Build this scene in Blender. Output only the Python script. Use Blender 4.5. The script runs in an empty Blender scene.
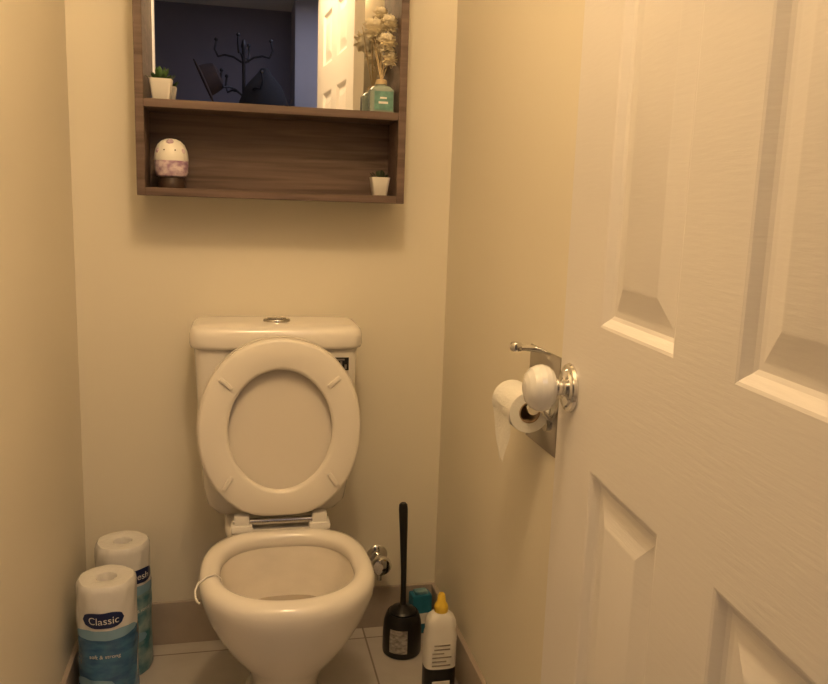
import bpy, bmesh, math, random
from mathutils import Vector, Matrix, Euler
random.seed(4)
sc = bpy.context.scene
COL = sc.collection
pi = math.pi

# ------------------------------------------------------------------ materials
def mat(name, col, rough=0.5, metal=0.0, bump=0.0, bscale=(20,20,20), var=0.0, vscale=(5,5,5),
        coat=0.0, trans=0.0, emis=None, estr=0, detail=3, col2=None, ior=1.45, dist=0.003):
    m = bpy.data.materials.new(name); m.use_nodes = True
    nt = m.node_tree; n = nt.nodes; l = nt.links
    b = n['Principled BSDF']
    b.inputs['Base Color'].default_value = (*col, 1)
    b.inputs['Roughness'].default_value = rough
    b.inputs['Metallic'].default_value = metal
    b.inputs['IOR'].default_value = ior
    b.inputs['Coat Weight'].default_value = coat
    b.inputs['Coat Roughness'].default_value = 0.08
    b.inputs['Transmission Weight'].default_value = trans
    if emis:
        b.inputs['Emission Color'].default_value = (*emis, 1)
        b.inputs['Emission Strength'].default_value = estr
    tc = n.new('ShaderNodeTexCoord')
    if bump > 0:
        mp = n.new('ShaderNodeMapping'); mp.inputs['Scale'].default_value = bscale
        l.new(tc.outputs['Object'], mp.inputs['Vector'])
        no = n.new('ShaderNodeTexNoise'); no.inputs['Scale'].default_value = 1; no.inputs['Detail'].default_value = detail
        l.new(mp.outputs[0], no.inputs['Vector'])
        bp = n.new('ShaderNodeBump'); bp.inputs['Strength'].default_value = bump; bp.inputs['Distance'].default_value = dist
        l.new(no.outputs['Fac'], bp.inputs['Height']); l.new(bp.outputs[0], b.inputs['Normal'])
    if var > 0 or col2:
        mp = n.new('ShaderNodeMapping'); mp.inputs['Scale'].default_value = vscale
        l.new(tc.outputs['Object'], mp.inputs['Vector'])
        no = n.new('ShaderNodeTexNoise'); no.inputs['Scale'].default_value = 1; no.inputs['Detail'].default_value = 5
        l.new(mp.outputs[0], no.inputs['Vector'])
        cr = n.new('ShaderNodeValToRGB')
        c2 = col2 if col2 else tuple(c*(1-var) for c in col)
        cr.color_ramp.elements[0].position = 0.35; cr.color_ramp.elements[1].position = 0.65
        cr.color_ramp.elements[0].color = (*c2, 1); cr.color_ramp.elements[1].color = (*col, 1)
        l.new(no.outputs['Fac'], cr.inputs[0]); l.new(cr.outputs[0], b.inputs['Base Color'])
    return m

M_wall = mat('wall_paint', (0.81,0.75,0.62), 0.5, bump=0.05, bscale=(90,90,90), var=0.02, vscale=(2,2,2))
M_ceil = mat('ceiling_paint', (0.84,0.81,0.75), 0.8, bump=0.05)
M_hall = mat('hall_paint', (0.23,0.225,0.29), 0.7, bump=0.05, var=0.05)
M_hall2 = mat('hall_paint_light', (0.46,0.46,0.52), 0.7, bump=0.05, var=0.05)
M_door = mat('door_paint_woodgrain', (0.80,0.765,0.74), 0.38, bump=0.17, bscale=(40,28,260), detail=3, dist=0.0015)
M_trim = mat('trim_paint', (0.8,0.77,0.73), 0.35, bump=0.03)
M_porc = mat('porcelain', (0.83,0.785,0.715), 0.18, coat=0.25, bump=0.01, bscale=(8,8,8))
M_seat = mat('seat_plastic', (0.81,0.755,0.67), 0.28, bump=0.01)
M_lid = mat('lid_plastic', (0.76,0.70,0.61), 0.32, bump=0.01)
M_stain = mat('bowl_inner', (0.80,0.74,0.65), 0.15, var=0.08, vscale=(12,12,25))
M_water = mat('bowl_water', (0.44,0.37,0.29), 0.03, bump=0.03)
M_chrome = mat('chrome', (0.75,0.74,0.72), 0.12, 1.0, bump=0.01)
M_chromed = mat('chrome_dull', (0.5,0.48,0.45), 0.25, 1.0, bump=0.01)
M_mirror = mat('mirror_glass', (0.9,0.91,0.92), 0.01, 1.0)
M_black = mat('black_plastic', (0.012,0.011,0.011), 0.35, bump=0.02)
M_white = mat('white_plastic', (0.8,0.77,0.72), 0.35, bump=0.02)
M_ceram = mat('pot_ceramic', (0.82,0.79,0.73), 0.4, bump=0.02)
M_paper = mat('tissue_paper', (0.86,0.84,0.79), 0.9, bump=0.4, bscale=(180,180,180))
M_core = mat('cardboard', (0.42,0.30,0.19), 0.9, bump=0.1)
M_wrap = mat('plastic_wrap', (0.80,0.78,0.74), 0.22, bump=0.7, bscale=(60,60,22), coat=0.4)
M_blue = mat('label_blue', (0.03,0.11,0.24), 0.25, bump=0.7, bscale=(50,50,18), col2=(0.07,0.20,0.36), vscale=(25,25,60), coat=0.4)
M_lblue = mat('label_light_blue', (0.25,0.42,0.55), 0.25, bump=0.5, bscale=(50,50,18), coat=0.3)
M_navy = mat('label_navy', (0.008,0.02,0.09), 0.3)
M_teal = mat('label_teal', (0.03,0.17,0.22), 0.3, bump=0.5, bscale=(50,50,18), col2=(0.35,0.46,0.46), vscale=(22,22,30))
M_yel = mat('cap_yellow', (0.80,0.55,0.06), 0.35, bump=0.02)
M_green = mat('leaf_green', (0.07,0.15,0.04), 0.5, var=0.5, vscale=(60,60,60))
M_dgreen = mat('leaf_dark', (0.05,0.07,0.035), 0.6, var=0.4, vscale=(60,60,60))
M_soil = mat('soil', (0.05,0.035,0.02), 0.95, bump=0.6, bscale=(300,300,300))
M_glass = mat('diffuser_glass', (0.62,0.74,0.66), 0.08, trans=0.6)
M_tlabel = mat('diffuser_label', (0.16,0.34,0.29), 0.4, var=0.3, vscale=(80,80,80))
M_flower = mat('sola_flower', (0.95,0.86,0.66), 0.8, var=0.05, vscale=(90,90,90))
M_stick = mat('reed', (0.62,0.48,0.28), 0.8, bump=0.1)
M_pink = mat('figurine_pink', (0.34,0.20,0.33), 0.5, col2=(0.78,0.66,0.70), vscale=(60,60,90))
M_red = mat('figurine_red', (0.40,0.12,0.14), 0.5)
M_dbrown = mat('dark_brown', (0.05,0.028,0.02), 0.4, bump=0.05)
M_sheet = mat('fabric_dark', (0.02,0.02,0.025), 0.9, bump=0.3)
M_fab2 = mat('fabric_brown', (0.07,0.05,0.05), 0.9, bump=0.3)
M_metalb = mat('stand_metal', (0.04,0.04,0.05), 0.4, 0.5)
M_lamp = mat('lamp_glass', (0.9,0.85,0.7), 0.4, emis=(1,0.72,0.4), estr=2.0)
M_sponge = mat('blue_pack', (0.02,0.16,0.25), 0.45, bump=0.2)

def wood_mat():
    m = bpy.data.materials.new('cabinet_wood'); m.use_nodes = True
    nt = m.node_tree; n = nt.nodes; l = nt.links; b = n['Principled BSDF']
    tc = n.new('ShaderNodeTexCoord'); mp = n.new('ShaderNodeMapping')
    mp.inputs['Scale'].default_value = (2.2, 25, 42)
    no = n.new('ShaderNodeTexNoise'); no.inputs['Scale'].default_value = 1.6; no.inputs['Detail'].default_value = 8; no.inputs['Distortion'].default_value = 0.8
    cr = n.new('ShaderNodeValToRGB')
    cr.color_ramp.elements[0].position = 0.3; cr.color_ramp.elements[0].color = (0.075,0.047,0.038,1)
    cr.color_ramp.elements[1].position = 0.72; cr.color_ramp.elements[1].color = (0.185,0.125,0.100,1)
    l.new(tc.outputs['Object'], mp.inputs[0]); l.new(mp.outputs[0], no.inputs['Vector'])
    l.new(no.outputs['Fac'], cr.inputs[0]); l.new(cr.outputs[0], b.inputs['Base Color'])
    bp = n.new('ShaderNodeBump'); bp.inputs['Strength'].default_value = 0.15; bp.inputs['Distance'].default_value = 0.002
    l.new(no.outputs['Fac'], bp.inputs['Height']); l.new(bp.outputs[0], b.inputs['Normal'])
    b.inputs['Roughness'].default_value = 0.45
    return m
M_wood = wood_mat()

def tile_mat(name, loc, c1, c2, grout, w=0.3, h=0.3):
    m = bpy.data.materials.new(name); m.use_nodes = True
    nt = m.node_tree; n = nt.nodes; l = nt.links; b = n['Principled BSDF']
    tc = n.new('ShaderNodeTexCoord'); mp = n.new('ShaderNodeMapping'); mp.inputs['Location'].default_value = loc
    br = n.new('ShaderNodeTexBrick'); br.offset = 0; br.inputs['Scale'].default_value = 1
    br.inputs['Brick Width'].default_value = w; br.inputs['Row Height'].default_value = h
    br.inputs['Mortar Size'].default_value = 0.0025; br.inputs['Mortar Smooth'].default_value = 0.1
    br.inputs['Color1'].default_value = (*c1,1); br.inputs['Color2'].default_value = (*c2,1); br.inputs['Mortar'].default_value = (*grout,1)
    l.new(tc.outputs['Object'], mp.inputs[0]); l.new(mp.outputs[0], br.inputs['Vector'])
    no = n.new('ShaderNodeTexNoise'); no.inputs['Scale'].default_value = 14; no.inputs['Detail'].default_value = 6
    l.new(tc.outputs['Object'], no.inputs['Vector'])
    mx = n.new('ShaderNodeMix'); mx.data_type = 'RGBA'; mx.blend_type = 'MULTIPLY'; mx.inputs[0].default_value = 0.35
    cr = n.new('ShaderNodeValToRGB'); cr.color_ramp.elements[0].color = (0.72,0.70,0.68,1); cr.color_ramp.elements[0].position = 0.3; cr.color_ramp.elements[1].position = 0.7
    l.new(no.outputs['Fac'], cr.inputs[0]); l.new(br.outputs['Color'], mx.inputs[6]); l.new(cr.outputs[0], mx.inputs[7])
    l.new(mx.outputs[2], b.inputs['Base Color']); b.inputs['Roughness'].default_value = 0.35
    bp = n.new('ShaderNodeBump'); bp.inputs['Strength'].default_value = 0.4; bp.inputs['Distance'].default_value = 0.002; bp.invert = True
    l.new(br.outputs['Fac'], bp.inputs['Height']); l.new(bp.outputs[0], b.inputs['Normal'])
    return m
M_tile = tile_mat('floor_tile', (0.20,0.06,0), (0.56,0.52,0.48), (0.52,0.48,0.44), (0.26,0.22,0.19))
M_skirt = mat('skirting_tile', (0.44,0.37,0.31), 0.4, var=0.10, vscale=(15,15,15), bump=0.05)

# ------------------------------------------------------------------ builder
class B:
    def __init__(s, name): s.name=name; s.v=[]; s.f=[]; s.m=[]; s.mats=[]
    def raw(s, verts, faces, m, M=None):
        if m not in s.mats: s.mats.append(m)
        i = s.mats.index(m); o = len(s.v)
        for p in verts:
            p = Vector(p)
            if M is not None: p = M @ p
            s.v.append(p)
        for f in faces: s.f.append([o+k for k in f]); s.m.append(i)
    def box(s, a, b, m, bev=0.0, M=None, seg=2):
        bm = bmesh.new(); bmesh.ops.create_cube(bm, size=1)
        for v in bm.verts:
            v.co = Vector([ (a[k]+b[k])/2 + v.co[k]*(b[k]-a[k]) for k in range(3)])
        if bev>0: bmesh.ops.bevel(bm, geom=bm.edges[:], offset=bev, segments=seg, profile=0.6, affect='EDGES')
        bm.verts.index_update()
        s.raw([v.co.copy() for v in bm.verts], [[v.index for v in f.verts] for f in bm.faces], m, M); bm.free()
    def loft(s, rings, m, cap0=True, cap1=True, closed=False, M=None):
        N = len(rings[0]); vs = [p for r in rings for p in r]; fs = []
        R = len(rings)
        for i in range(R if closed else R-1):
            j = (i+1)%R
            for k in range(N):
                k2 = (k+1)%N
                fs.append([i*N+k, i*N+k2, j*N+k2, j*N+k])
        if not closed:
            if cap0: fs.append(list(range(N))[::-1])
            if cap1: fs.append([(R-1)*N+k for k in range(N)])
        s.raw(vs, fs, m, M)
    def lathe(s, prof, c, m, seg=32, M=None, cap0=True, cap1=True, sx=1, sy=1):
        rings = [[(c[0]+r*sx*math.cos(2*pi*k/seg), c[1]+r*sy*math.sin(2*pi*k/seg), c[2]+z) for k in range(seg)] for r,z in prof]
        s.loft(rings, m, cap0, cap1, M=M)
    def tube(s, pts, r, m, seg=10, closed=False):
        pts = [Vector(p) for p in pts]; rings = []; up = None; n = len(pts)
        for i,p in enumerate(pts):
            if closed: t = pts[(i+1)%n]-pts[i-1]
            else: t = pts[min(i+1,n-1)]-pts[max(i-1,0)]
            t.normalize()
            if up is None: up = Vector((0,0,1)) if abs(t.z)<0.9 else Vector((1,0,0))
            a = t.cross(up).normalized(); up = a.cross(t).normalized()
            rr = r[i] if isinstance(r,(list,tuple)) else r
            rings.append([p + a*rr*math.cos(2*pi*k/seg) + up*rr*math.sin(2*pi*k/seg) for k in range(seg)])
        s.loft(rings, m, closed=closed)
    def ball(s, c, r, m, seg=20, sc3=(1,1,1), M=None):
        rings=[]; R=seg//2
        for i in range(1,R):
            a = pi*i/R
            rings.append([(c[0]+sc3[0]*r*math.sin(a)*math.cos(2*pi*k/seg), c[1]+sc3[1]*r*math.sin(a)*math.sin(2*pi*k/seg), c[2]-sc3[2]*r*math.cos(a)) for k in range(seg)])
        s.loft(rings, m, M=M)
    def leaf(s, base, d, ln, w, m, curl=0.25):
        base = Vector(base); d = Vector(d).normalized()
        side = d.cross(Vector((0,0,1)))
        if side.length<0.1: side = Vector((1,0,0))
        side.normalize(); nrm = side.cross(d).normalized()
        vs=[]; fs=[]
        for i,(t,ww) in enumerate([(0,.3),(.35,.9),(.7,1.0),(.9,.6),(1,.05)]):
            c = base + d*ln*t + nrm*curl*ln*t*t
            vs += [c-side*w*ww*.5, c-nrm*w*.12, c+side*w*ww*.5]
        for i in range(4):
            for k in range(2): fs.append([3*i+k,3*i+k+1,3*i+k+4,3*i+k+3])
        s.raw(vs, fs, m)
    def done(s, angle=38, recalc=True, parent=None):
        me = bpy.data.meshes.new(s.name); me.from_pydata([tuple(v) for v in s.v], [], s.f)
        for m in s.mats: me.materials.append(m)
        me.polygons.foreach_set('material_index', s.m)
        bm = bmesh.new(); bm.from_mesh(me)
        if recalc: bmesh.ops.recalc_face_normals(bm, faces=bm.faces[:])
        for f in bm.faces: f.smooth = True
        bm.to_mesh(me); bm.free()
        me.set_sharp_from_angle(angle=math.radians(angle))
        ob = bpy.data.objects.new(s.name, me); COL.objects.link(ob)
        if parent: ob.parent = parent
        return ob

def spow(x, p): return math.copysign(abs(x)**p, x)
def rrect(hx, hy, z, cx, cy, n=5.0, N=64):
    return [(cx+hx*spow(math.cos(2*pi*k/N),2/n), cy+hy*spow(math.sin(2*pi*k/N),2/n), z) for k in range(N)]

# ------------------------------------------------------------------ room
W = 0.90; H = 2.42; YF = -1.70
def simple(name, a, b, m, bev=0):
    x = B(name); x.box(a,b,m,bev); return x.done()
simple('wall_back', (-0.1,0,0),(W+0.1,0.1,H), M_wall)
simple('wall_left', (-0.1,YF,0),(0,0,H), M_wall)
simple('wall_right', (W,YF,0),(W+0.1,0,H), M_wall)
OL, OR, OT = 0.022, 0.776, 2.05
w = B('wall_front')
w.box((-1.3,YF-0.1,0),(OL,YF,H), M_wall); w.box((OR,YF-0.1,0),(2.3,YF,H), M_wall); w.box((OL,YF-0.1,OT),(OR,YF,H), M_wall)
w.done()
simple('floor', (-1.3,-3.9,-0.05),(2.3,0.1,0), M_tile)
simple('ceiling', (-1.3,-3.9,H),(2.3,0.1,H+0.05), M_ceil)
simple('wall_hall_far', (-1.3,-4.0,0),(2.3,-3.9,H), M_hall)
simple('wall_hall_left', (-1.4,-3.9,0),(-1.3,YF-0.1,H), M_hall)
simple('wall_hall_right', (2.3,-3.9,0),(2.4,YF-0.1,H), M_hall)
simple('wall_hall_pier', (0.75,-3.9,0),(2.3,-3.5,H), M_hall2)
# skirtings
simple('baseboard_back', (0.0,-0.011,0),(W,0,0.115), M_skirt, 0.002)
simple('baseboard_left', (0,YF,0),(0.011,-0.011,0.115), M_skirt, 0.002)
simple('baseboard_right', (W-0.011,YF,0),(W,-0.011,0.115), M_skirt, 0.002)
# door casing
t = B('trim_door')
y0, y1 = YF-0.1, YF
t.box((OL-0.002,y0-0.012,0),(OL+0.010,y1+0.0,OT), M_trim, 0.002)
t.box((OR-0.001,y0-0.012,0),(OR+0.010,y1-0.03,OT), M_trim, 0.002)
t.box((OL,y0-0.012,OT-0.010),(OR,y1,OT+0.002), M_trim, 0.002)
for (a,b_) in (((OL-0.06,y0-0.016,0),(OL,y0,OT+0.06)),((OR,y0-0.016,0),(OR+0.06,y0,OT+0.06)),((OL,y0-0.016,OT),(OR,y0,OT+0.06))):
    t.box(a,b_,M_trim,0.005)
t.box((OL-0.020,y1,0),(OL,y1+0.014,OT+0.05), M_trim, 0.004)
t.box((OL,y1,OT),(OR,y1+0.014,OT+0.05), M_trim, 0.004)
t.done()

# ------------------------------------------------------------------ door leaf (open, just past 90 degrees)
DX, DY, DT, DL = 0.0, 0.0, 0.038, 0.742
MD = Matrix.Translation((0.787,-1.03,0)) @ Matrix.Rotation(math.radians(-4.5),4,'Z')
cols = [(0.127,0.3125),(0.420,0.6055)]
rows = [(0.20,0.835),(1.008,1.60),(1.71,1.92)]
d = B('door_1')
def doorface(x, sgn):
    ss = sorted({0,DL,*[c for p in cols for c in p]}); zs = sorted({0.008,2.035,*[c for p in rows for c in p]})
    def P(s_, z, dep): return (x + sgn*dep, DY - s_, z)
    for i in range(len(ss)-1):
        for j in range(len(zs)-1):
            s0,s1,z0,z1 = ss[i],ss[i+1],zs[j],zs[j+1]
            if (s0,s1) in cols and (z0,z1) in rows:
                prof = [(0,0),(0.003,0.0010),(0.007,0.0042),(0.011,0.0080),(0.015,0.0100),(0.020,0.0100),(0.024,0.0092),(0.048,0.0032),(0.052,0.0024)]
                rg = [[P(s0+o,z0+o,dp),P(s1-o,z0+o,dp),P(s1-o,z1-o,dp),P(s0+o,z1-o,dp)] for o,dp in prof]
                d.loft(rg, M_door, cap0=False, cap1=True, M=MD)
            else:
                d.raw([P(s0,z0,0),P(s1,z0,0),P(s1,z1,0),P(s0,z1,0)], [[0,1,2,3]], M_door, M=MD)
doorface(DX, 1); doorface(DX+DT, -1)
a=(DX,DX+DT); yy=(DY,DY-DL); zz=(0.008,2.035)
for q in ([(a[0],yy[0],zz[0]),(a[1],yy[0],zz[0]),(a[1],yy[0],zz[1]),(a[0],yy[0],zz[1])],
          [(a[0],yy[1],zz[0]),(a[1],yy[1],zz[0]),(a[1],yy[1],zz[1]),(a[0],yy[1],zz[1])],
          [(a[0],yy[0],zz[1]),(a[1],yy[0],zz[1]),(a[1],yy[1],zz[1]),(a[0],yy[1],zz[1])],
          [(a[0],yy[0],zz[0]),(a[1],yy[0],zz[0]),(a[1],yy[1],zz[0]),(a[0],yy[1],zz[0])]):
    d.raw(q, [[0,1,2,3]], M_door, M=MD)
KZ, KY = 0.916, DY-0.040
def knob(bd, x, sgn):
    Mx = MD @ Matrix.Translation((x,KY,KZ)) @ (Matrix.Rotation(-pi/2 if sgn<0 else pi/2,4,'Y'))
    bd.lathe([(0.032,0),(0.032,0.002),(0.030,0.005),(0.025,0.006),(0.023,0.0085),(0.013,0.010),(0.0095,0.013),(0.0095,0.017),(0.014,0.019),(0.0145,0.021),(0.011,0.0225)], (0,0,0), M_chrome, 36, M=Mx)
    bd.lathe([(0.009,0.020),(0.017,0.0215),(0.0235,0.025),(0.0285,0.031),(0.0302,0.038),(0.0292,0.045),(0.0255,0.052),(0.019,0.0575),(0.010,0.0605),(0.002,0.0613)], (0,0,0), M_knob, 36, M=Mx)
M_knob = mat('knob_ceramic', (0.80,0.79,0.77), 0.08, coat=0.8)
knob(d, DX, -1); knob(d, DX+DT, 1)
for hz in (0.25,1.05,1.80):
    d.lathe([(0.006,0),(0.006,0.09)], (DX+DT+0.001,DY-DL-0.004,hz), M_chromed, 12, M=MD)
d.done(angle=12)
# ------------------------------------------------------------------ toilet
TX = 0.460
t = B('toilet')
PX = 0.468
def ring(hw, yf, yb, z, nb=2.8, N=72, nx=2.2):
    yc = yf + 0.48*(yb-yf); out=[]
    for k in range(N):
        a = 2*pi*k/N; c,s_ = math.cos(a), math.sin(a)
        e = nb if s_>0 else nx
        x = hw*spow(c,2/e) 
        y = yc + (yb-yc)*abs(s_)**(2/e) if s_>0 else yc-(yc-yf)*abs(s_)**(2/e)
        out.append((PX+x,y,z))
    return out
inner = [ring(0.035,-0.50,-0.40,0.195),ring(0.065,-0.53,-0.38,0.215),ring(0.090,-0.56,-0.36,0.25),ring(0.110,-0.583,-0.335,0.30),
         ring(0.130,-0.599,-0.318,0.36),ring(0.137,-0.604,-0.310,0.383)]
t.loft(inner, M_stain, cap0=True, cap1=False)
outer = [ring(0.137,-0.604,-0.310,0.383),ring(0.134,-0.602,-0.312,0.388),ring(0.134,-0.602,-0.312,0.402),ring(0.138,-0.606,-0.308,0.410),ring(0.147,-0.615,-0.300,0.4145),
         ring(0.158,-0.628,-0.286,0.4145),ring(0.168,-0.642,-0.272,0.410),ring(0.174,-0.649,-0.262,0.400),ring(0.175,-0.650,-0.260,0.388),ring(0.173,-0.648,-0.258,0.372),
         ring(0.169,-0.643,-0.25,0.355),ring(0.160,-0.632,-0.24,0.325),ring(0.146,-0.614,-0.23,0.29),ring(0.126,-0.588,-0.22,0.25),ring(0.103,-0.558,-0.21,0.215),
         ring(0.084,-0.530,-0.20,0.18),ring(0.072,-0.512,-0.19,0.14),ring(0.068,-0.506,-0.18,0.09),ring(0.071,-0.51,-0.17,0.05),ring(0.080,-0.522,-0.16,0.022),ring(0.090,-0.532,-0.15,0.012),ring(0.092,-0.535,-0.148,0.0)]
t.loft(outer, M_porc, cap0=False, cap1=True)
t.loft([ring(0.104,-0.577,-0.342,0.284), ring(0.1035,-0.5765,-0.3425,0.2845)], M_water, cap0=True, cap1=True)
# deck that carries the cistern
t.loft([rrect(0.080,0.11,0.20,TX,-0.16,4),rrect(0.100,0.125,0.30,TX,-0.155,4),rrect(0.115,0.135,0.36,TX,-0.16,4),rrect(0.120,0.142,0.395,TX,-0.165,4),rrect(0.118,0.140,0.408,TX,-0.165,4),rrect(0.112,0.133,0.4125,TX,-0.165,4)], M_porc)
t.tube([(TX,-0.20,0.16),(TX,-0.12,0.17),(TX,-0.04,0.18),(TX,-0.004,0.18)],0.05,M_porc,20)
# cistern
cy = -0.1125
def cr_(hx, hy, z): return rrect(hx,hy,z,TX,cy,7)
t.loft([cr_(0.110,0.070,0.412),cr_(0.140,0.080,0.418),cr_(0.160,0.088,0.44),cr_(0.168,0.090,0.48),cr_(0.176,0.0935,0.60),cr_(0.184,0.096,0.78),cr_(0.185,0.0965,0.812)], M_porc)
cl = lambda hx,hy,z: rrect(hx,hy,z,TX,cy-0.002,6)
t.loft([cl(0.186,0.098,0.808),cl(0.193,0.1035,0.811),cl(0.1955,0.1055,0.818),cl(0.1955,0.1055,0.838),cl(0.193,0.1035,0.850),cl(0.187,0.098,0.857),cl(0.175,0.087,0.8605),cl(0.10,0.05,0.863),cl(0.02,0.01,0.8635)], M_porc)
# flush button
t.lathe([(0.031,0),(0.031,0.005),(0.028,0.0075),(0.024,0.0075)], (TX,-0.135,0.862), M_chromed, 36, sy=0.75)
for sg in (-1,1):
    pts=[]; N=18
    for k in range(N+1):
        a = -pi/2+pi*k/N
        pts.append((TX+sg*(0.0012+0.0205*math.cos(a)), -0.135+0.0140*math.sin(a)))
    t.loft([[(x,y,0.869) for x,y in pts],[(x,y,0.8715) for x,y in pts]], M_chromed)
# sticker on cistern
t.box((TX+0.128,-0.2100,0.760),(TX+0.160,-0.2070,0.790), M_black, 0.0005)
for k in range(3):
    t.box((TX+0.130+0.010*k,-0.2108,0.763+0.008*(k%2)),(TX+0.135+0.010*k,-0.2098,0.774+0.008*(k%2)), M_chromed)
t.box((TX+0.131,-0.2108,0.783),(TX+0.150,-0.2098,0.787), M_chromed)
# seat + lid (raised)
HY, HZ = -0.272, 0.436
ang = math.atan2(0.10,0.995)
vd = Vector((0,math.sin(ang),math.cos(ang))); wd = Vector((0,-math.cos(ang),math.sin(ang)))
def S(u,v,w_): return Vector((TX+0.003+u,HY,HZ)) + vd*v + wd*w_
VC=0.200
def outl(k,N):
    a=2*pi*k/N; c,s_=math.cos(a),math.sin(a)
    if s_>=0: u=0.178*spow(c,2/2.12); v=0.206*abs(s_)**(2/2.12)
    else:
        e=3.2; u=0.178*spow(c,2/e); v=-0.188*abs(s_)**(2/e)
        q=-v/0.188; u*= 1-0.27*q**1.7
    return u, VC+v
def inn(k,N):
    a=2*pi*k/N; return 0.114*math.cos(a), 0.203+0.134*math.sin(a)
def seatring(tt, w_, N=88):
    r=[]
    for k in range(N):
        uo,vo=outl(k,N); ui,vi=inn(k,N)
        r.append(S(ui+(uo-ui)*tt, vi+(vo-vi)*tt, w_))
    return r
t.loft([seatring(0,0.012),seatring(0,0.022),seatring(0.04,0.0265),seatring(0.12,0.0285),seatring(0.5,0.0295),seatring(0.88,0.0285),seatring(0.96,0.0265),seatring(1,0.022),seatring(1,0.012),seatring(0.92,0.009),seatring(0.08,0.009)], M_seat, closed=True)
def lidring(sc_, w_, N=88):
    return [S(outl(k,N)[0]*sc_, VC+(outl(k,N)[1]-VC)*sc_, w_) for k in range(N)]
t.loft([lidring(0.02,0.001),lidring(0.6,0.001),lidring(0.93,0.003),lidring(0.985,0.0065),lidring(1.012,0.0065),lidring(1.018,0.003),lidring(1.018,-0.004),lidring(1.0,-0.009),lidring(0.9,-0.012),lidring(0.02,-0.012)], M_lid)
for a_deg,tt in ((38,0.52),(142,0.52),(-36,0.58),(216,0.58)):
    k = a_deg/360*88; uo,vo=outl(k,88); ui,vi=inn(k,88)
    c=S(ui+(uo-ui)*tt, vi+(vo-vi)*tt, 0.030)
    dr=(S(uo,vo,0)-S(ui,vi,0)).normalized(); pr=wd.cross(dr)
    Mb=Matrix((( dr.x,pr.x,wd.x,c.x),(dr.y,pr.y,wd.y,c.y),(dr.z,pr.z,wd.z,c.z),(0,0,0,1)))
    t.box((-0.017,-0.005,-0.004),(0.017,0.005,0.004), M_seat, 0.003, M=Mb)
# hinges
t.tube([(TX-0.100,HY-0.004,0.432),(TX+0.105,HY-0.004,0.432)],0.0075,M_chromed,14)
for sg in (-1,1):
    t.box((TX+0.004+sg*0.086-0.024,HY-0.022,0.411),(TX+0.004+sg*0.086+0.024,HY+0.022,0.428), M_white, 0.006)
    t.box((TX+0.004+sg*0.086-0.017,HY-0.016,0.424),(TX+0.004+sg*0.086+0.017,HY+0.010,0.450), M_white, 0.006)
# rim freshener clip on the left side of the bowl
cl2=[(PX-0.130,-0.485,0.385),(PX-0.132,-0.49,0.405),(PX-0.142,-0.495,0.4175),(PX-0.158,-0.505,0.4175),(PX-0.174,-0.512,0.409),(PX-0.1795,-0.52,0.398),(PX-0.178,-0.532,0.390),(PX-0.1745,-0.545,0.388),(PX-0.170,-0.557,0.391)]
t.tube(cl2,0.0020,M_white,8)
t.done(angle=50)

# ------------------------------------------------------------------ stop valve
v = B('water_stop_valve')
vx, vz = 0.736, 0.206
My = Matrix.Translation((vx,-0.0005,vz)) @ Matrix.Rotation(pi/2,4,'X')
v.lathe([(0.028,0),(0.028,0.003),(0.022,0.008),(0.011,0.010),(0.011,0.035),(0.016,0.038),(0.016,0.052),(0.010,0.055),(0.010,0.058),(0.024,0.060),(0.0265,0.065),(0.0265,0.072),(0.022,0.078),(0.010,0.081),(0.003,0.081)], (0,0,0), M_chrome, 32, M=My)
v.lathe([(0.008,0),(0.008,0.026),(0.010,0.027),(0.010,0.036),(0.006,0.038)],(vx,-0.045,vz-0.050),M_chrome,20)
v.done()

# ------------------------------------------------------------------ cabinet
CX0,CX1,CY,CZ0,CZ1 = 0.157,0.754,-0.130,1.141,1.72
th=0.018; SH=1.330
c = B('mirror_cabinet')
c.box((CX0,CY,CZ0),(CX0+th,-0.001,CZ1), M_wood, 0.0012,seg=1)
c.box((CX1-th,CY,CZ0),(CX1,-0.001,CZ1), M_wood, 0.0012,seg=1)
c.box((CX0+th,CY+0.0005,CZ0),(CX1-th,-0.001,CZ0+th), M_wood, 0.001,seg=1)
c.box((CX0+th,CY+0.0005,SH),(CX1-th,-0.001,SH+th), M_wood, 0.001,seg=1)
c.box((CX0+th,CY+0.0005,CZ1-th),(CX1-th,-0.001,CZ1), M_wood, 0.001,seg=1)
c.box((CX0+th,-0.012,CZ0+th),(CX1-th,-0.002,CZ1-th), M_wood)
c.box((CX0+th,-0.017,SH+th),(CX1-th,-0.0125,CZ1-th), M_mirror)
c.done(angle=20)

# ------------------------------------------------------------------ small things on the shelves
def pot(name, x, y, z, s, leafm, kind):
    p = B(name)
    def sq(h_, zz_): return rrect(h_,h_,zz_,x,y,7,40)
    p.loft([sq(s*0.34,z),sq(s*0.36,z+0.001),sq(s*0.49,z+s*0.88),sq(s*0.50,z+s*0.92),sq(s*0.47,z+s*0.92),sq(s*0.44,z+s*0.80)], M_ceram, cap1=False)
    p.loft([sq(s*0.445,z+s*0.79),sq(s*0.445,z+s*0.81)], M_soil)
    for k in range(34 if kind==0 else 40):
        a = random.random()*2*pi; el = random.uniform(0.15,1.35)
        dr=(math.cos(a)*math.cos(el),math.sin(a)*math.cos(el),math.sin(el))
        L = random.uniform(0.42,0.68)*s*(1.0 if kind==0 else 0.75)
        p.leaf((x+dr[0]*s*0.12,y+dr[1]*s*0.12,z+s*0.80), dr, L, s*0.22, leafm)
    return p.done()
pot('potted_succulent', 0.208,-0.080,SH+th+0.0003, 0.050, M_green, 0)
pot('potted_succulent', 0.704,-0.080,CZ0+th+0.0003, 0.046, M_dgreen, 1)

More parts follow.
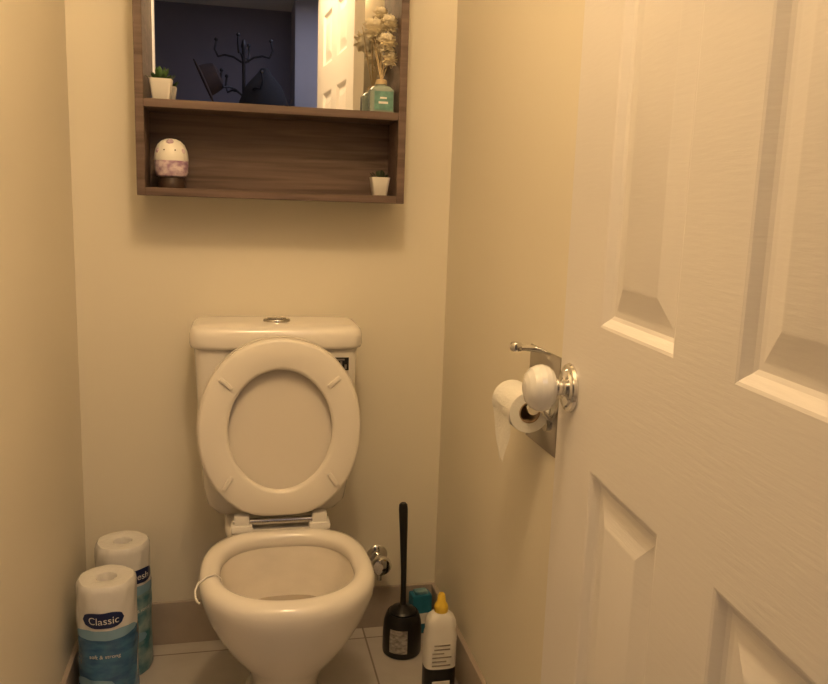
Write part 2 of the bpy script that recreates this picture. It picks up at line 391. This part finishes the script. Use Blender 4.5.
g = B('toy_figurine')
gx,gy,gz = 0.227,-0.078,CZ0+th+0.0003
g.lathe([(0.030,0),(0.031,0.003),(0.028,0.014),(0.026,0.026)], (gx,gy,gz), M_dbrown, 32)
g.lathe([(0.027,0.024),(0.033,0.027),(0.0360,0.035),(0.0370,0.050),(0.0372,0.060)], (gx,gy,gz), M_pink, 32, cap1=False)
g.lathe([(0.0372,0.060),(0.0378,0.063),(0.0368,0.074),(0.0345,0.084),(0.0290,0.096),(0.0205,0.104),(0.011,0.108),(0.002,0.109)], (gx,gy,gz), M_ceram, 32, cap0=False)
# coloured patches on the dome and face
for a_,h_,m_,q_ in ((-1.95,0.082,M_dbrown,0.0030),(-1.25,0.082,M_dbrown,0.0030),(-1.60,0.074,M_red,0.0035),(-2.5,0.080,M_pink,0.008),(-0.65,0.080,M_pink,0.008),(-1.6,0.098,M_pink,0.009),(-2.2,0.093,M_pink,0.006)):
    r_=0.0325 if h_<0.09 else 0.0235
    if q_>0.0055: r_-=0.003
    g.ball((gx+r_*math.cos(a_),gy+r_*math.sin(a_),gz+h_),q_,m_,12)
g.done()

f = B('reed_diffuser')
fx,fy,fz = 0.702,-0.078,SH+th+0.0003
f.loft([rrect(0.025,0.025,fz,fx,fy,6,40),rrect(0.028,0.028,fz+0.003,fx,fy,6,40),rrect(0.028,0.028,fz+0.052,fx,fy,6,40),rrect(0.022,0.022,fz+0.060,fx,fy,4,40),rrect(0.012,0.012,fz+0.064,fx,fy,2,40),rrect(0.012,0.012,fz+0.072,fx,fy,2,40)], M_glass)
f.box((fx-0.020,fy-0.0295,fz+0.006),(fx+0.024,fy-0.0283,fz+0.048), M_tlabel)
f.box((fx-0.010,fy-0.0302,fz+0.020),(fx+0.012,fy-0.0294,fz+0.025), M_white)
f.box((fx-0.007,fy-0.0302,fz+0.031),(fx+0.009,fy-0.0294,fz+0.035), M_white)
f.lathe([(0.0135,0),(0.0135,0.010),(0.008,0.012)], (fx,fy,fz+0.066), M_stick, 20)
heads=[(-0.022,-0.012,0.185,0.028),(0.014,-0.006,0.200,0.024),(0.006,-0.022,0.155,0.026),(0.016,-0.014,0.122,0.021),(-0.004,0.006,0.222,0.020)]
for hx,hy,hz,hr in heads:
    f.tube([(fx,fy,fz+0.07),(fx+hx*0.5,fy+hy*0.5,fz+0.07+(hz-0.07)*0.5),(fx+hx,fy+hy,fz+hz)],0.0011,M_stick,6)
    cc=Vector((fx+hx,fy+hy,fz+hz))
    f.ball(cc,hr*0.55,M_flower,12)
    for lay,(el,n_,L) in enumerate(((0.10,9,1.0),(0.55,8,0.95),(1.05,6,0.85))):
        for k in range(n_):
            a=2*pi*k/n_+lay*0.4
            loc=Vector((math.cos(a)*math.cos(el), -math.sin(el), math.sin(a)*math.cos(el)))
            f.leaf(cc, loc, hr*L, hr*1.0, M_flower, curl=0.05)
for ax in (-0.030,0.026,-0.008):
    f.tube([(fx,fy,fz+0.07),(fx+ax,fy+0.01,fz+0.215)],0.0012,M_stick,6)
f.done()

# ------------------------------------------------------------------ toilet paper holder
h = B('toilet_paper_holder')
h.box((W-0.004,-0.775,0.722),(W-0.0004,-0.633,0.896), M_chromed, 0.0015)
h.tube([(W-0.003,-0.655,0.890),(W-0.022,-0.655,0.892),(W-0.040,-0.655,0.893)],[0.006,0.006,0.006],M_chrome,12)
h.lathe([(0.010,-0.006),(0.011,-0.003),(0.011,0.006),(0.009,0.009)],(W-0.040,-0.655,0.893),M_chrome,16)
rx, rz = W-0.041, 0.806
ya = -0.752
h.tube([(W-0.003,-0.742,0.780),(W-0.012,ya+0.003,0.790),(rx+0.012,ya,rz),(rx,ya,rz)],0.0045,M_chrome,12)
h.tube([(rx,ya-0.002,rz),(rx,-0.638,rz)],0.006,M_chrome,14)
h.tube([(rx,ya-0.008,rz),(rx,ya-0.002,rz)],0.011,M_chrome,20)
# round screw cover on the back plate
h.tube([(W-0.002,-0.735,0.772),(W-0.010,-0.735,0.772)],0.013,M_chrome,24)
h.done()
r = B('toilet_paper_roll')
RR=0.0365; y_s=-0.645; LN=0.098; rc=rz-0.011
Ry = Matrix.Translation((rx,y_s,rc)) @ Matrix.Rotation(pi/2,4,'X')
r.loft([[(q*math.cos(2*pi*k/48),q*math.sin(2*pi*k/48),z_) for k in range(48)] for q,z_ in ((0.0185,0),(RR-0.001,0),(RR,0.001),(RR,LN-0.001),(RR-0.001,LN),(0.0185,LN))], M_paper, closed=True, M=Ry)
r.loft([[(q*math.cos(2*pi*k/32),q*math.sin(2*pi*k/32),z_) for k in range(32)] for q,z_ in ((0.0170,-0.0005),(0.0190,-0.0005),(0.0190,LN+0.0005),(0.0170,LN+0.0005))], M_core, closed=True, M=Ry)
vs=[];fs=[]
rowsN=9
for i in range(rowsN):
    tt=i/(rowsN-1)
    z_=rc+0.004-0.100*tt
    x_=rx-RR-0.0006+0.006*tt+0.002*math.sin(tt*5)
    wa=y_s-0.002-0.060*max(0,tt-0.25); wb=y_s-LN+0.002+0.045*max(0,tt-0.4)**1.1
    for k in range(7):
        vs.append((x_+0.0012*math.sin(k*1.7+i), wa+(wb-wa)*k/6, z_-(0.006*math.sin(k*2.1) if i==rowsN-1 else 0)))
for i in range(rowsN-1):
    for k in range(6): fs.append([i*7+k,i*7+k+1,(i+1)*7+k+1,(i+1)*7+k])
r.raw(vs,fs,M_paper)
r.done()

# ------------------------------------------------------------------ paper towel packs
def text_geo(s_, size):
    cu=bpy.data.curves.new('tmp','FONT'); cu.body=s_; cu.size=size; cu.align_x='CENTER'
    ob=bpy.data.objects.new('tmp',cu); COL.objects.link(ob)
    me=ob.to_mesh(); vs=[v.co.copy() for v in me.vertices]; fs=[list(p.vertices) for p in me.polygons]
    ob.to_mesh_clear(); bpy.data.objects.remove(ob); bpy.data.curves.remove(cu)
    return vs,fs
def towels(x,y,R,Ht,lab,txt,rot):
    p=B('paper_towel_roll')
    seg=56
    wob=lambda a,z: 1+0.018*math.sin(5*a+z*40)+0.012*math.sin(11*a-z*70)
    def rg(q,z_,wb=True): return [(x+q*(wob(2*pi*k/seg,z_) if wb else 1)*math.cos(2*pi*k/seg), y+q*(wob(2*pi*k/seg,z_) if wb else 1)*math.sin(2*pi*k/seg), z_) for k in range(seg)]
    z1=Ht*0.66
    p.loft([rg(R*0.97,0.0005),rg(R,0.006)]+[rg(R,0.006+(z1-0.006)*i/14) for i in range(1,15)], lab, cap1=False)
    p.loft([rg(R,z1+(Ht-0.014-z1)*i/8) for i in range(9)]+[rg(R*0.97,Ht-0.005),rg(R*0.90,Ht),rg(R*0.6,Ht+0.001),rg(R*0.36,Ht-0.001),rg(R*0.31,Ht-0.006),rg(R*0.30,Ht-0.03)], M_wrap, cap0=False, cap1=False)
    p.loft([rg(R*0.31,Ht-0.03,False),rg(R*0.30,Ht-0.031,False)], M_core)
    def patch(a0,a1,za,zb,m_,off,ell=False,n=16):
        vs=[];fs=[]
        nz=8
        for i in range(n+1):
            tt=i/n; a=a0+(a1-a0)*tt
            hh=(math.sqrt(max(0,1-(2*tt-1)**4)) if ell else 1)
            for j in range(nz+1):
                zc=(za+zb)/2+(zb-za)/2*hh*(2*j/nz-1)
                q=R*wob(a,zc)+off
                vs.append((x+q*math.cos(a),y+q*math.sin(a),zc))
        for i in range(n):
            for j in range(nz): fs.append([i*(nz+1)+j,(i+1)*(nz+1)+j,(i+1)*(nz+1)+j+1,i*(nz+1)+j+1])
        p.raw(vs,fs,m_)
    patch(rot-0.75,rot+0.70,Ht*0.72,Ht*0.83,M_navy,0.0016,True)
    patch(rot-1.2,rot+1.3,Ht*0.63,Ht*0.70,M_lblue,0.001,True)
    patch(rot-1.2,rot+0.3,Ht*0.26,Ht*0.34,M_lblue,0.001,True)
    for (tx_,sz,zb) in ((txt,0.023,Ht*0.75),('soft & strong',0.012,Ht*0.50)):
        vs,fs=text_geo(tx_,sz)
        out=[]
        for q in vs:
            a=rot+q.x/R; zc=zb+q.y
            rr=R*wob(a,zc)+0.0024
            out.append((x+rr*math.cos(a),y+rr*math.sin(a),zc))
        p.raw(out,fs,M_white)
    return p.done(recalc=True)
towels(0.088,-0.262,0.0625,0.318,M_blue,'Classic',-1.55)
towels(0.100,-0.092,0.0625,0.327,M_teal,'Fresh',-0.85)

# ------------------------------------------------------------------ toilet brush
b = B('toilet_brush')
bx,by = 0.783,-0.134
b.lathe([(0.045,0),(0.049,0.002),(0.050,0.008),(0.050,0.055),(0.048,0.085),(0.042,0.105),(0.039,0.110),(0.035,0.108)], (bx,by,0.0003), M_black, 40)
b.lathe([(0.034,0.108),(0.035,0.112),(0.030,0.118),(0.014,0.123),(0.009,0.128)], (bx,by,0.0003), M_black, 24)
hp=[(0,0.124),(0,0.16),(-0.001,0.22),(-0.003,0.28),(-0.005,0.34),(-0.007,0.385),(-0.0075,0.398),(-0.0077,0.402)]
b.tube([(bx+dx,by,z_) for dx,z_ in hp],[0.0080,0.0072,0.0072,0.0088,0.0105,0.0115,0.0105,0.007],M_black,20)
vs=[];fs=[]
for i in range(11):
    a=-2.45+0.95*i/10
    for j,(q,z_) in enumerate(((0.0506,0.018),(0.0506,0.055),(0.0492,0.080))): vs.append((bx+q*math.cos(a),by+q*math.sin(a),z_))
for i in range(10):
    for j in range(2): fs.append([i*3+j,(i+1)*3+j,(i+1)*3+j+1,i*3+j+1])
b.raw(vs,fs,mat('brush_label',(0.50,0.46,0.41),0.5,col2=(0.22,0.20,0.18),vscale=(90,90,160)))
b.done()

# ------------------------------------------------------------------ cleaner bottle
k_ = B('bleach_bottle')
kx,ky=0.832,-0.325
def el(hx,hy,z_,n=3.2): return rrect(hx,hy,z_,kx,ky,n,48)
k_.loft([el(0.034,0.024,0.0003),el(0.0375,0.027,0.004),el(0.038,0.0275,0.02),el(0.038,0.0275,0.075)],M_black,cap1=False)
k_.loft([el(0.038,0.0275,0.075),el(0.038,0.0275,0.150),el(0.0375,0.027,0.155),el(0.035,0.0255,0.163),el(0.036,0.026,0.174),el(0.035,0.025,0.186),el(0.030,0.022,0.197),el(0.021,0.018,0.205,2.4),el(0.015,0.015,0.209,2),el(0.014,0.014,0.214,2)],M_white,cap0=False)
k_.lathe([(0.0155,0.207),(0.0165,0.209),(0.0165,0.220),(0.0145,0.226),(0.0100,0.232),(0.0085,0.248),(0.006,0.252)],(kx,ky,0),M_yel,24)
for i,(w0,w1) in enumerate(((-0.024,0.020),(-0.024,0.010),(-0.024,0.022),(-0.024,0.004),(-0.020,0.018),(-0.020,0.018))):
    k_.box((kx+w0,ky-0.0285,0.084+0.010*i),(kx+w1,ky-0.0270,0.0868+0.010*i),M_chromed)
k_.box((kx-0.022,ky-0.0285,0.03),(kx+0.020,ky-0.0270,0.045),M_white)
k_.done()
s_ = B('cleaning_wipes_pack')
Ms=Matrix.Translation((0.850,-0.045,0.0))@Matrix.Rotation(math.radians(6),4,'Z')
s_.box((-0.028,-0.020,0.0005),(0.028,0.020,0.110),M_sponge,0.006,M=Ms)
s_.box((-0.024,-0.0206,0.03),(0.024,-0.0196,0.06),M_white,0,M=Ms)
s_.box((-0.018,-0.012,0.109),(0.018,0.012,0.118),M_teal,0.003,M=Ms)
s_.done()

# ------------------------------------------------------------------ hall: coat stand seen in the mirror
q = B('coat_stand')
qx,qy=0.42,-3.05
q.lathe([(0.17,0),(0.17,0.015),(0.03,0.03),(0.014,0.06),(0.010,1.0),(0.010,2.00),(0.016,2.02),(0.010,2.05),(0.003,2.06)],(qx,qy,0.0),M_metalb,16)
for lev,(z0,n_,ph) in enumerate(((1.93,4,0.2),(1.74,4,0.9))):
    for k in range(n_):
        a=2*pi*k/n_+ph; cx_,sx_=math.cos(a),math.sin(a)
        q.tube([(qx+cx_*r_,qy+sx_*r_,z0+z_) for r_,z_ in ((0.01,0),(0.06,0.03),(0.11,0.04),(0.15,0.03),(0.17,0.07),(0.16,0.12))],0.006,M_metalb,8)
        q.ball((qx+cx_*0.16,qy+sx_*0.16,z0+0.125),0.011,M_metalb,10)
stand=q.done()
hb=B('coat')
def blob(cx_,cy_,prof,m_):
    hb.loft([[(cx_+a*math.cos(2*pi*k/24)*(1+0.1*math.sin(3*k)),cy_+b_*math.sin(2*pi*k/24),z_) for k in range(24)] for a,b_,z_ in prof],m_)
blob(qx+0.12,qy+0.02,[(0.10,0.07,0.95),(0.14,0.09,1.1),(0.14,0.09,1.4),(0.14,0.08,1.70),(0.10,0.06,1.80),(0.04,0.03,1.87),(0.02,0.02,1.90)],M_sheet)
hb.done(parent=stand)
hh=B('hat')
Mh=Matrix.Translation((qx-0.23,qy+0.06,1.80))@Matrix.Rotation(math.radians(65),4,'Y')
hh.lathe([(0.13,0),(0.132,0.006),(0.09,0.014),(0.085,0.05),(0.075,0.09),(0.04,0.105),(0.005,0.108)],(0,0,0),M_fab2,28,M=Mh)
hh.done(parent=stand)

# ------------------------------------------------------------------ lights
lf=B('ceiling_light')
LX,LY=0.45,-1.34
lf.lathe([(0.13,0),(0.13,-0.012),(0.12,-0.016)],(LX,LY,H-0.0002),M_trim,40)
lf.lathe([(0.12,-0.014),(0.118,-0.03),(0.10,-0.05),(0.06,-0.066),(0.01,-0.07)],(LX,LY,H),M_lamp,40)
lf.done()
ld=bpy.data.lights.new('ceiling_bulb','POINT'); ld.energy=26; ld.color=(1.0,0.70,0.39); ld.shadow_soft_size=0.075
lo=bpy.data.objects.new('ceiling_bulb',ld); lo.location=(LX,LY,H-0.155); COL.objects.link(lo)
ld=bpy.data.lights.new('hall_fill_light','AREA'); ld.energy=6; ld.color=(0.80,0.80,1.0); ld.size=0.8  # added dim bluish fill for the mirrored hall, no real fixture behind it
lo=bpy.data.objects.new('hall_fill_light',ld); lo.location=(1.0,-2.7,H-0.03); COL.objects.link(lo)
wd_=bpy.data.worlds.new('world'); sc.world=wd_; wd_.use_nodes=True
wd_.node_tree.nodes['Background'].inputs[0].default_value=(0.02,0.02,0.03,1); wd_.node_tree.nodes['Background'].inputs[1].default_value=0.3

# ------------------------------------------------------------------ camera
cd=bpy.data.cameras.new('camera'); cam=bpy.data.objects.new('camera',cd); COL.objects.link(cam)
fw=Vector((0.2174,0.9615,-0.169)).normalized()
rt=Vector((0.976,-0.215,0.033)); rt=(rt-fw*rt.dot(fw)).normalized(); up=rt.cross(fw)
cam.matrix_world=Matrix(((rt.x,up.x,-fw.x,0.367),(rt.y,up.y,-fw.y,-2.0),(rt.z,up.z,-fw.z,1.14),(0,0,0,1)))
cd.sensor_width=36; cd.lens=800/828*36; cd.clip_start=0.02
sc.camera=cam
sc.view_settings.view_transform='Standard'
sc.view_settings.look='None'
sc.view_settings.exposure=0
